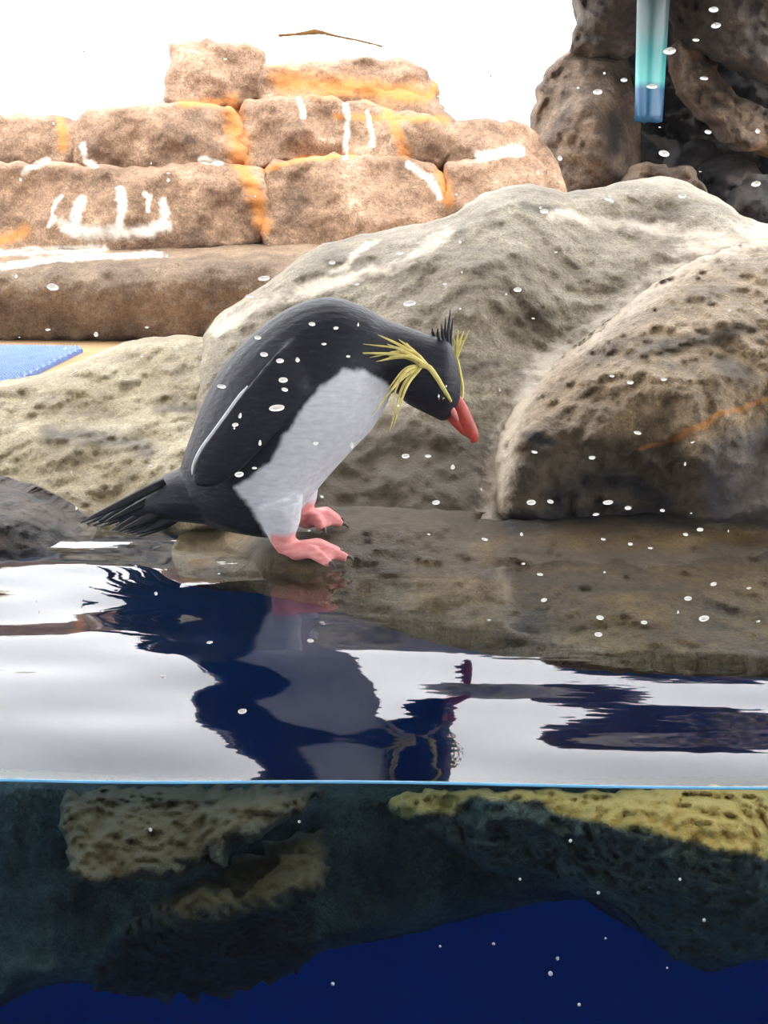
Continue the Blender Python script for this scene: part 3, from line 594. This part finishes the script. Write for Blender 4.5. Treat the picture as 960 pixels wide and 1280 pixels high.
# ------------------------------------------------------------------ the penguin
YP = 1.50                                     # its plane of symmetry; it faces along +X
def penguin():
    root = empty('penguin', V(375, 690, YP)); root.location.z = 0.01
    tag(root, 'black and white crested penguin bending forward with its red bill at the rock', 'penguin')
    vs = []; fs = []
    def loft(secs, seg=28, power=1.0):
        """secs: (centre, half vector a, half vector b)"""
        base = len(vs)
        for c, a, b in secs:
            for k in range(seg):
                t = 2 * math.pi * k / seg
                vs.append(np.array(c) + np.array(a) * math.cos(t) + np.array(b) * math.sin(t))
        for i in range(len(secs) - 1):
            for k in range(seg):
                q = base + i * seg
                fs.append((q + k, q + (k + 1) % seg, q + seg + (k + 1) % seg, q + seg + k))
        fs.append(tuple(base + k for k in range(seg))[::-1]); fs.append(tuple(base + (len(secs) - 1) * seg + k for k in range(seg)))
    def pair(B, Fp, wd, y=YP):
        pb, pf = P(np.array(B[0]), np.array(B[1]), np.array(y)), P(np.array(Fp[0]), np.array(Fp[1]), np.array(y))
        return ((pb + pf) / 2, (pf - pb) / 2, np.array((0, wd, 0)))
    # trunk, neck and head
    keys = [((246, 648), (336, 668), .028), ((230, 618), (348, 668), .052), ((226, 584), (362, 654), .062), ((238, 545), (384, 628), .072), ((257, 495), (410, 596), .078),
            ((282, 452), (440, 563), .080), ((318, 415), (466, 535), .077), ((362, 384), (482, 508), .068), ((410, 371), (489, 492), .056),
            ((450, 381), (494, 489), .047), ((482, 399), (507, 503), .042), ((516, 411), (527, 514), .040), ((542, 420), (540, 520), .038), ((560, 425), (551, 526), .035),
            ((569, 446), (559, 524), .029), ((575, 474), (564, 518), .021), ((576, 494), (568, 513), .012)]
    arr = np.array([[*k[0], *k[1], k[2]] for k in keys]); cc = curve_pts(arr, 60)
    loft([pair(c[0:2], c[2:4], c[4]) for c in cc])
    # tail root
    tl = [((268, 580), (292, 656), .036), ((240, 578), (256, 654), .044), ((212, 591), (230, 651), .040), ((188, 604), (206, 650), .034), ((166, 618), (182, 653), .026), ((142, 635), (152, 656), .010)]
    loft([pair(*k) for k in tl])
    # legs, feet
    def capsule_chain(pts, radii, flat=1.0):
        pts = [np.array(p, float) for p in pts]; secs = []
        for i, p in enumerate(pts):
            t = pts[min(i + 1, len(pts) - 1)] - pts[max(i - 1, 0)]; t /= np.linalg.norm(t)
            a = np.cross(t, (0.0, 1.0, 0.0)); a /= max(np.linalg.norm(a), 1e-6); b = np.cross(a, t)
            secs.append((p, a * radii[i] * flat, b * radii[i]))
        loft(secs, 14)
    feet = []
    for (ax, ay, y, tz, toes) in ((352, 655, 1.455, .010, [(424, 691), (434, 704), (412, 708)]), (374, 628, 1.555, .022, [(424, 644), (428, 655), (404, 660)])):
        k = P(np.array(ax), np.array(ay), np.array(y)); an = P(np.array(ax + 2), np.array(ay + 20), np.array(y))
        hl = P(np.array(ax + 12), np.array(ay + 38), np.array(y)); hl[2] = tz + .010
        capsule_chain([k + (-.004, 0, .022), k, an, hl], [.026, .019, .0125, .0115])
        tips = []
        for q, (tx, ty) in enumerate(toes):
            tp = Pz(np.array(tx), np.array(ty), tz + .004)
            tp[1] = y + (0.028, 0.0, -0.026)[q] ; tp[2] = tz + .004
            tp[0] = P(np.array(tx), np.array(ty), np.array(tp[1]))[0]
            mid = hl * .45 + tp * .55; mid[2] += .007
            capsule_chain([hl, hl * .7 + tp * .3 + (0, 0, .004), mid, tp], [.0105, .0085, .0075, .0048])
            tips.append((mid, tp))
        # web between the toes
        for q in (0, 1):
            A, B = tips[q], tips[q + 1]
            c0 = (hl * .8 + A[0] * .1 + B[0] * .1); c1 = (A[0] + B[0]) / 2 - (0, 0, .003); c2 = (A[1] * .85 + hl * .15 + B[1] * .85 + hl * .15) / 2
            wv = np.array((B[0] - A[0])) / 2; wt = np.array(B[1] - A[1]) / 2
            loft([(c0, wv * .4, (0, 0, .005)), (c1, wv * .95, (0, 0, .0035)), (c2, wt * .8, (0, 0, .0026))], 12)
        feet.append((hl, [t[1] for t in tips]))
    # flippers laid along the flanks
    edge_pts = []
    for sgn in (-1, 1):
        ax = curve_pts([(388, 430), (366, 460), (332, 503), (299, 543), (272, 572), (258, 586)], 16)
        wd = np.interp(np.linspace(0, 1, 16), [0, .15, .4, .7, .9, 1], [22, 30, 31, 26, 15, 4])
        yy = np.interp(np.linspace(0, 1, 16), [0, .2, .5, 1], [.055, .078, .088, .084])
        secs = []
        for j, p in enumerate(ax):
            q = ax[min(j + 1, 15)] - ax[max(j - 1, 0)]; nrm = np.array((q[1], -q[0])) / np.linalg.norm(q)
            c = P(np.array(p[0]), np.array(p[1]), np.array(YP)) + np.array((0, sgn * yy[j], 0))
            e = P(np.array(p[0] + nrm[0] * wd[j]), np.array(p[1] + nrm[1] * wd[j]), np.array(YP)) + np.array((0, sgn * yy[j], 0))
            secs.append((c, e - c, np.array((0, .0065, 0))))
            if sgn < 0 and 5 <= j <= 14: edge_pts.append(max((e, 2 * c - e), key=lambda v: -v[0]) + np.array((0, -.0045, 0)))
        loft(secs, 20)
    me = mesh_from('body', vs, fs); fix_normals(me)
    tmp = bpy.data.objects.new('tmp', me); C.objects.link(tmp)
    md = tmp.modifiers.new('r', 'REMESH'); md.mode = 'VOXEL'; md.voxel_size = 0.0022; md.adaptivity = 0
    dg = bpy.context.evaluated_depsgraph_get(); me2 = bpy.data.meshes.new_from_object(tmp.evaluated_get(dg)); me2.name = 'body'
    bpy.data.objects.remove(tmp)
    bm = bmesh.new(); bm.from_mesh(me2)
    for _ in range(4): bmesh.ops.smooth_vert(bm, verts=bm.verts, factor=0.5, use_axis_x=True, use_axis_y=True, use_axis_z=True)
    bm.to_mesh(me2); bm.free()
    co = np.empty(len(me2.vertices) * 3, np.float32); me2.vertices.foreach_get('co', co); co = co.reshape(-1, 3).astype(float)
    flat = co.copy(); flat[:, 1] = YP; px = project(flat)
    belly = [(432, 452), (455, 456), (476, 467), (490, 482), (520, 520), (470, 600), (400, 660), (372, 700), (340, 690), (333, 652), (322, 622), (302, 593), (322, 580), (346, 560), (362, 530), (380, 503), (402, 476)]
    dd = seg_dist(px, belly); sd = np.where(inside(px, belly), dd, -dd)
    nz = fbm(co, 90, 3, 2) * 2.5
    # the flipper is black over the white flank
    onflip = np.abs(co[:, 1] - YP) > 0.082
    wv = np.clip((sd + nz) / 5 + .5, 0, 1); wv[onflip] = 0
    pk = np.zeros(len(co))
    for k, (hl, tips) in enumerate(feet):
        near = (co[:, 1] < YP) if k == 0 else (co[:, 1] >= YP)
        lim = hl[2] + .020
        pk = np.maximum(pk, near * (co[:, 0] > hl[0] - .020) * np.clip((lim - co[:, 2]) / .006 + .5 + nz * .1, 0, 1))
    add_attr(me2, 'white', wv); add_attr(me2, 'pink', pk)
    m, nt, ns, lk = new_mat('penguin_plumage')
    out = N(ns, 'ShaderNodeOutputMaterial'); bs = N(ns, 'ShaderNodeBsdfPrincipled'); lk.new(bs.outputs[0], out.inputs[0])
    geo = N(ns, 'ShaderNodeNewGeometry'); mp = N(ns, 'ShaderNodeMapping'); mp.inputs['Rotation'].default_value = (0, math.radians(50), 0); mp.inputs['Scale'].default_value = (70, 160, 220)
    lk.new(geo.outputs['Position'], mp.inputs[0]); n1 = N(ns, 'ShaderNodeTexNoise'); n1.inputs['Scale'].default_value = 1; n1.inputs['Detail'].default_value = 5; lk.new(mp.outputs[0], n1.inputs['Vector'])
    r = ramp(ns, [(0.3, (0.006, 0.006, 0.012)), (0.6, (0.010, 0.0105, 0.020)), (0.8, (0.034, 0.036, 0.054))]); lk.new(n1.outputs[0], r.inputs[0])
    rw = ramp(ns, [(0.3, (0.53, 0.53, 0.58)), (0.7, (0.66, 0.66, 0.70))]); lk.new(n1.outputs[0], rw.inputs[0])
    rp = ramp(ns, [(0.3, srgb(214, 122, 122)), (0.7, srgb(236, 164, 160))]); lk.new(n1.outputs[0], rp.inputs[0])
    cur = r.outputs[0]
    for an, c in (('white', rw.outputs[0]), ('pink', rp.outputs[0])):
        at = N(ns, 'ShaderNodeAttribute', attribute_name=an); mm = N(ns, 'ShaderNodeMix', data_type='RGBA')
        lk.new(at.outputs['Fac'], mm.inputs[0]); lk.new(cur, mm.inputs[6]); lk.new(c, mm.inputs[7]); cur = mm.outputs[2]
    lk.new(cur, bs.inputs['Base Color']); bs.inputs['Roughness'].default_value = 0.55; bs.inputs['Specular IOR Level'].default_value = 0.25
    bs.inputs['Sheen Weight'].default_value = 0.0
    bp = N(ns, 'ShaderNodeBump'); bp.inputs['Strength'].default_value = 0.6; bp.inputs['Distance'].default_value = 0.002; lk.new(n1.outputs[0], bp.inputs['Height']); lk.new(bp.outputs[0], bs.inputs['Normal'])
    body = link('body', me2, m, root)
    body['label'] = 'black back and flippers, white belly, pink feet'
    M_FEATH = plain('black_feather', (0.013, 0.013, 0.018), 0.5, 0.3, 0.4, 200)
    M_YEL = plain('yellow_feather', srgb(216, 200, 122), 0.6, 0.3, 0.22, 120)
    M_BILL = plain('red_bill', srgb(172, 60, 46), 0.45, 0.5, 0.25, 150)
    # tail feathers
    rng = random.Random(3)
    for i in range(23):
        t = i / 22; s = (rng.random() - .5)
        x0, y0 = 206 + 18 * t, 602 + 44 * t
        tipx, tipy = 104 + 66 * t + 12 * s, 654 + 16 * t + 3 * s
        if i % 2: tipx += 16; tipy -= 3
        yo = YP + (-.040 + .08 * ((i * 5) % 23) / 22)
        pts = curve_pts([(x0, y0, YP + (yo - YP) * .6), ((x0 + tipx) / 2, (y0 + tipy) / 2 + 1, YP + (yo - YP) * .9), (tipx, tipy, yo)], 8)
        link('tail_feather', tube('tail_feather', [V(*p) for p in pts], [.004, .0048, .0048, .0044, .004, .003, .0022, .0006], 6, 0.35, Vector((0.3, -.8, .5))), M_FEATH, body)
    # pale hind edge of the near flipper
    e = curve_pts(edge_pts, 14)
    fe = link('flipper_edge', tube('flipper_edge', e, [.0006] + [.0015] * 9 + [.0013, .001, .0008, .0004], 6), plain('pale_feather', (0.62, 0.64, 0.66), 0.6, 0.3, 0.1, 100), body)
    fe['label'] = 'thin white trailing edge of the flipper'
    # bill: upper and lower half
    bill = link('bill', tube('bill', [V(*p) for p in curve_pts([(563, 498, YP - .002), (573, 511, YP - .003), (582, 526, YP - .003), (590, 541, YP - .003), (592, 549, YP - .003), (588, 552, YP - .003)], 12)],
                    [.0092, .0094, .0092, .0086, .008, .0073, .0067, .0062, .0056, .0046, .0032, .0008], 12, 0.75), M_BILL, body)
    bill['label'] = 'stout orange red hooked bill'
    link('lower_bill', tube('lower_bill', [V(*p) for p in curve_pts([(558, 513, YP - .002), (567, 522, YP - .003), (576, 535, YP - .003), (583, 545, YP - .003)], 8)],
         [.0065, .0068, .0064, .0058, .005, .004, .0028, .0008], 10, 0.8), M_BILL, bill)
    link('gape', tube('gape', [V(*p) for p in curve_pts([(559, 505, YP - .023), (566, 514, YP - .017), (573, 526, YP - .010)], 6)], [.002, .003, .0032, .003, .002, .0006], 8, 0.5),
         plain('pink_skin', srgb(216, 140, 130), 0.5, 0.4, 0.15, 100), bill)
    # eyes
    for sgn in (-1, 1):
        bm = bmesh.new(); bmesh.ops.create_uvsphere(bm, u_segments=14, v_segments=10, radius=.0042)
        bmesh.ops.translate(bm, verts=bm.verts, vec=V(550, 493, YP) + Vector((0, sgn * .0315, 0)))
        em = bpy.data.meshes.new('eye'); bm.to_mesh(em); bm.free()
        link('eye', em, plain('dark_red_eye', srgb(40, 10, 8), 0.1, 0.6, 0.2, 200), body)
    # crest: brow stripe and loose plumes on both sides
    def plume(pts, r, mat=M_YEL, name='crest_feather'):
        c = curve_pts(pts, 10)
        rr = [r * v for v in (.8, 1, 1.05, 1, .95, .85, .72, .56, .38, .12)]
        return link(name, tube(name, [V(*p) for p in c], rr, 6, 0.45), mat, body)
    n_ = YP - .040
    link('brow_stripe', tube('brow_stripe', [V(*p) for p in curve_pts([(564, 502, YP - .028), (555, 487, YP - .036), (546, 472, YP - .041), (536, 459, YP - .045), (524, 456, YP - .047)], 12)],
         [.0012, .0018, .002, .0022, .0023, .0024, .0025, .0026, .0027, .0028, .0028, .002], 8, 0.6), M_YEL, body)
    for (bx, by), (mx, my), (tx, ty), yo, r in (
            ((534, 459), (500, 444), (440, 441), .012, .0021), ((534, 457), (505, 440), (462, 447), .010, .002), ((532, 455), (508, 436), (472, 418), .008, .002),
            ((533, 455), (512, 438), (454, 430), .010, .0017), ((530, 453), (515, 437), (498, 424), .008, .0018), ((533, 457), (506, 446), (470, 452), .014, .0022),
            ((532, 456), (510, 442), (484, 430), .012, .0022), ((533, 458), (514, 446), (486, 446), .016, .0022), ((534, 456), (520, 444), (508, 428), .006, .0018),
            ((526, 457), (506, 462), (484, 488), .014, .0017), ((526, 458), (508, 464), (480, 499), .016, .0017), ((527, 459), (504, 482), (487, 540), .016, .0017),
            ((527, 459), (508, 484), (491, 536), .018, .0015), ((524, 458), (498, 478), (464, 520), .020, .0014), ((526, 457), (504, 468), (486, 510), .018, .0015)):
        plume([(bx, by, n_), (mx, my, n_ - yo), (tx, ty, n_ - yo * 1.2)], r)
    f_ = YP + .030
    link('brow_stripe', tube('brow_stripe', [V(*p) for p in curve_pts([(577, 502, YP + .020), (578, 485, YP + .028), (575, 468, YP + .032), (571, 448, YP + .034)], 10)], [.0008, .0014, .0017, .0018, .0018, .0019, .002, .002, .002, .0016], 8, 0.7), M_YEL, body)
    for (mx, my), (tx, ty), r in (((569, 432), (565, 418), .0016), ((573, 432), (580, 414), .002), ((575, 434), (583, 421), .002), ((571, 430), (573, 412), .0016), ((577, 432), (587, 412), .0013)):
        plume([(570, 449, f_ + .004), (mx, my, f_ + .008), (tx, ty, f_ + .012)], r)
    for (bx, by), (tx, ty), yo in (((560, 436), (563, 386), 0), ((556, 432), (552, 404), -.008), ((558, 434), (557, 396), .008), ((563, 440), (566, 398), .004), ((550, 428), (547, 410), -.012), ((553, 430), (556, 408), .012), ((545, 425), (540, 410), 0), ((561, 438), (560, 404), -.006)):
        plume([(bx, by, YP + yo), ((bx + tx) / 2 - 1, (by + ty) / 2, YP + yo), (tx, ty, YP + yo * 1.3)], .0017, M_FEATH, 'crown_feather')
    # claws
    mc = plain('dark_claw', (0.05, 0.04, 0.04), 0.4, 0.5, 0.2, 100)
    for hl, tips in feet:
        for tp in tips:
            dv = (tp - hl); dv /= np.linalg.norm(dv)
            link('claw', tube('claw', [tp - dv * .003 + (0, 0, .001), tp + dv * .003 + (0, 0, .0015), tp + dv * .007 - (0, 0, .002)], [.0026, .002, .0004], 6), mc, body)
    return root
penguin()

# ------------------------------------------------------------------ droplets on the glass, bubbles in the water
def drop_mesh(name, rx, rz, tail, thick):
    bm = bmesh.new(); bmesh.ops.create_uvsphere(bm, u_segments=10, v_segments=7, radius=1.0)
    for v in bm.verts:
        x, y, z = v.co
        if z > 0: x *= 1 - .45 * tail * z; z *= 1 + tail * .5
        v.co = (x * rx, y * thick, z * rz)
    me = bpy.data.meshes.new(name); bm.to_mesh(me); bm.free(); me.materials.append(M_DROP)
    me.polygons.foreach_set('use_smooth', [True] * len(me.polygons)); return me
px_per_m = F / (YG / math.cos(PITCH))
kinds = [drop_mesh('water_droplet', 1.0, 0.55, 0, .45), drop_mesh('water_droplet', 0.8, 0.8, .5, .5), drop_mesh('water_droplet', 1.0, 0.4, 0, .4), drop_mesh('water_droplet', .6, .9, .8, .5)]
seen = [(535, 570, 5), (566, 584, 4), (545, 628, 6), (664, 628, 7), (688, 627, 5), (760, 628, 8), (745, 643, 5), (785, 635, 5), (828, 638, 4), (668, 565, 5), (740, 572, 5), (797, 541, 6), (830, 474, 5), (788, 478, 5), (765, 470, 4),
        (875, 662, 5), (857, 668, 4), (754, 674, 4), (788, 680, 4), (813, 685, 4), (675, 718, 5), (680, 750, 5), (860, 748, 6), (892, 730, 5), (936, 735, 4), (750, 772, 6), (880, 773, 8), (805, 778, 5), (748, 793, 6), (606, 674, 5), (652, 668, 3),
        (346, 510, 12), (294, 531, 5), (325, 554, 4), (299, 593, 7), (277, 483, 7), (330, 443, 6), (354, 475, 7), (350, 451, 6), (356, 487, 5), (395, 554, 4), (440, 557, 4), (512, 379, 10), (507, 570, 6), (322, 422, 5), (390, 405, 5), (405, 430, 4), (372, 450, 4), (420, 410, 4), (300, 520, 4), (318, 585, 4),
        (330, 348, 9), (66, 359, 9), (312, 370, 6), (680, 264, 6), (647, 362, 6), (815, 108, 8), (837, 64, 9), (780, 100, 5), (895, 32, 7), (880, 98, 6), (892, 12, 7), (830, 192, 8), (885, 165, 5), (747, 115, 7), (870, 50, 5), (945, 230, 7), (947, 164, 4), (500, 316, 5), (415, 328, 5), (120, 418, 4), (60, 412, 4), (20, 345, 3), (700, 198, 4), (760, 248, 6), (853, 245, 6), (262, 803, 5), (303, 889, 7), (388, 801, 5), (205, 846, 4)]
rng = random.Random(11)
while len(seen) < 150:
    x, y = rng.uniform(10, 950), rng.uniform(20, 780)
    if x < 650 and y < 60: continue
    seen.append((x, y, rng.uniform(1.6, 3.2)))
for i, (x, y, r) in enumerate(seen):
    o = bpy.data.objects.new('water_droplet', kinds[rng.randrange(4) if r < 5 else rng.choice((0, 2, 0))]); C.objects.link(o)
    s = r / px_per_m * 0.85; o.scale = (s, s, s); o.location = V(x, y, YG + s * .2); o.rotation_euler = (0, rng.uniform(-.25, .25), 0)
    tag(o, 'small water droplet clinging to the viewing glass above the waterline', 'droplet', 'water droplets on the viewing glass')
bub = drop_mesh('air_bubble', 1, 1, 0, 1)
for x, y, r in [(697, 1198, 3), (688, 1217, 4), (724, 1256, 3), (880, 1150, 3), (416, 1230, 3), (850, 1099, 2.5), (713, 1051, 3), (650, 1099, 2.5), (748, 1116, 3), (617, 1180, 2.5), (550, 1183, 2), (757, 1173, 2), (188, 1037, 3), (374, 1027, 2.5), (834, 1210, 2)]:
    o = bpy.data.objects.new('air_bubble', bub); C.objects.link(o)
    s = r / px_per_m * .8; o.scale = (s, s, s); o.location = V(x, y, YG + s * 1.05)
    tag(o, 'tiny white air bubble in the water below the waterline', 'bubble', 'air bubbles against the glass under water')
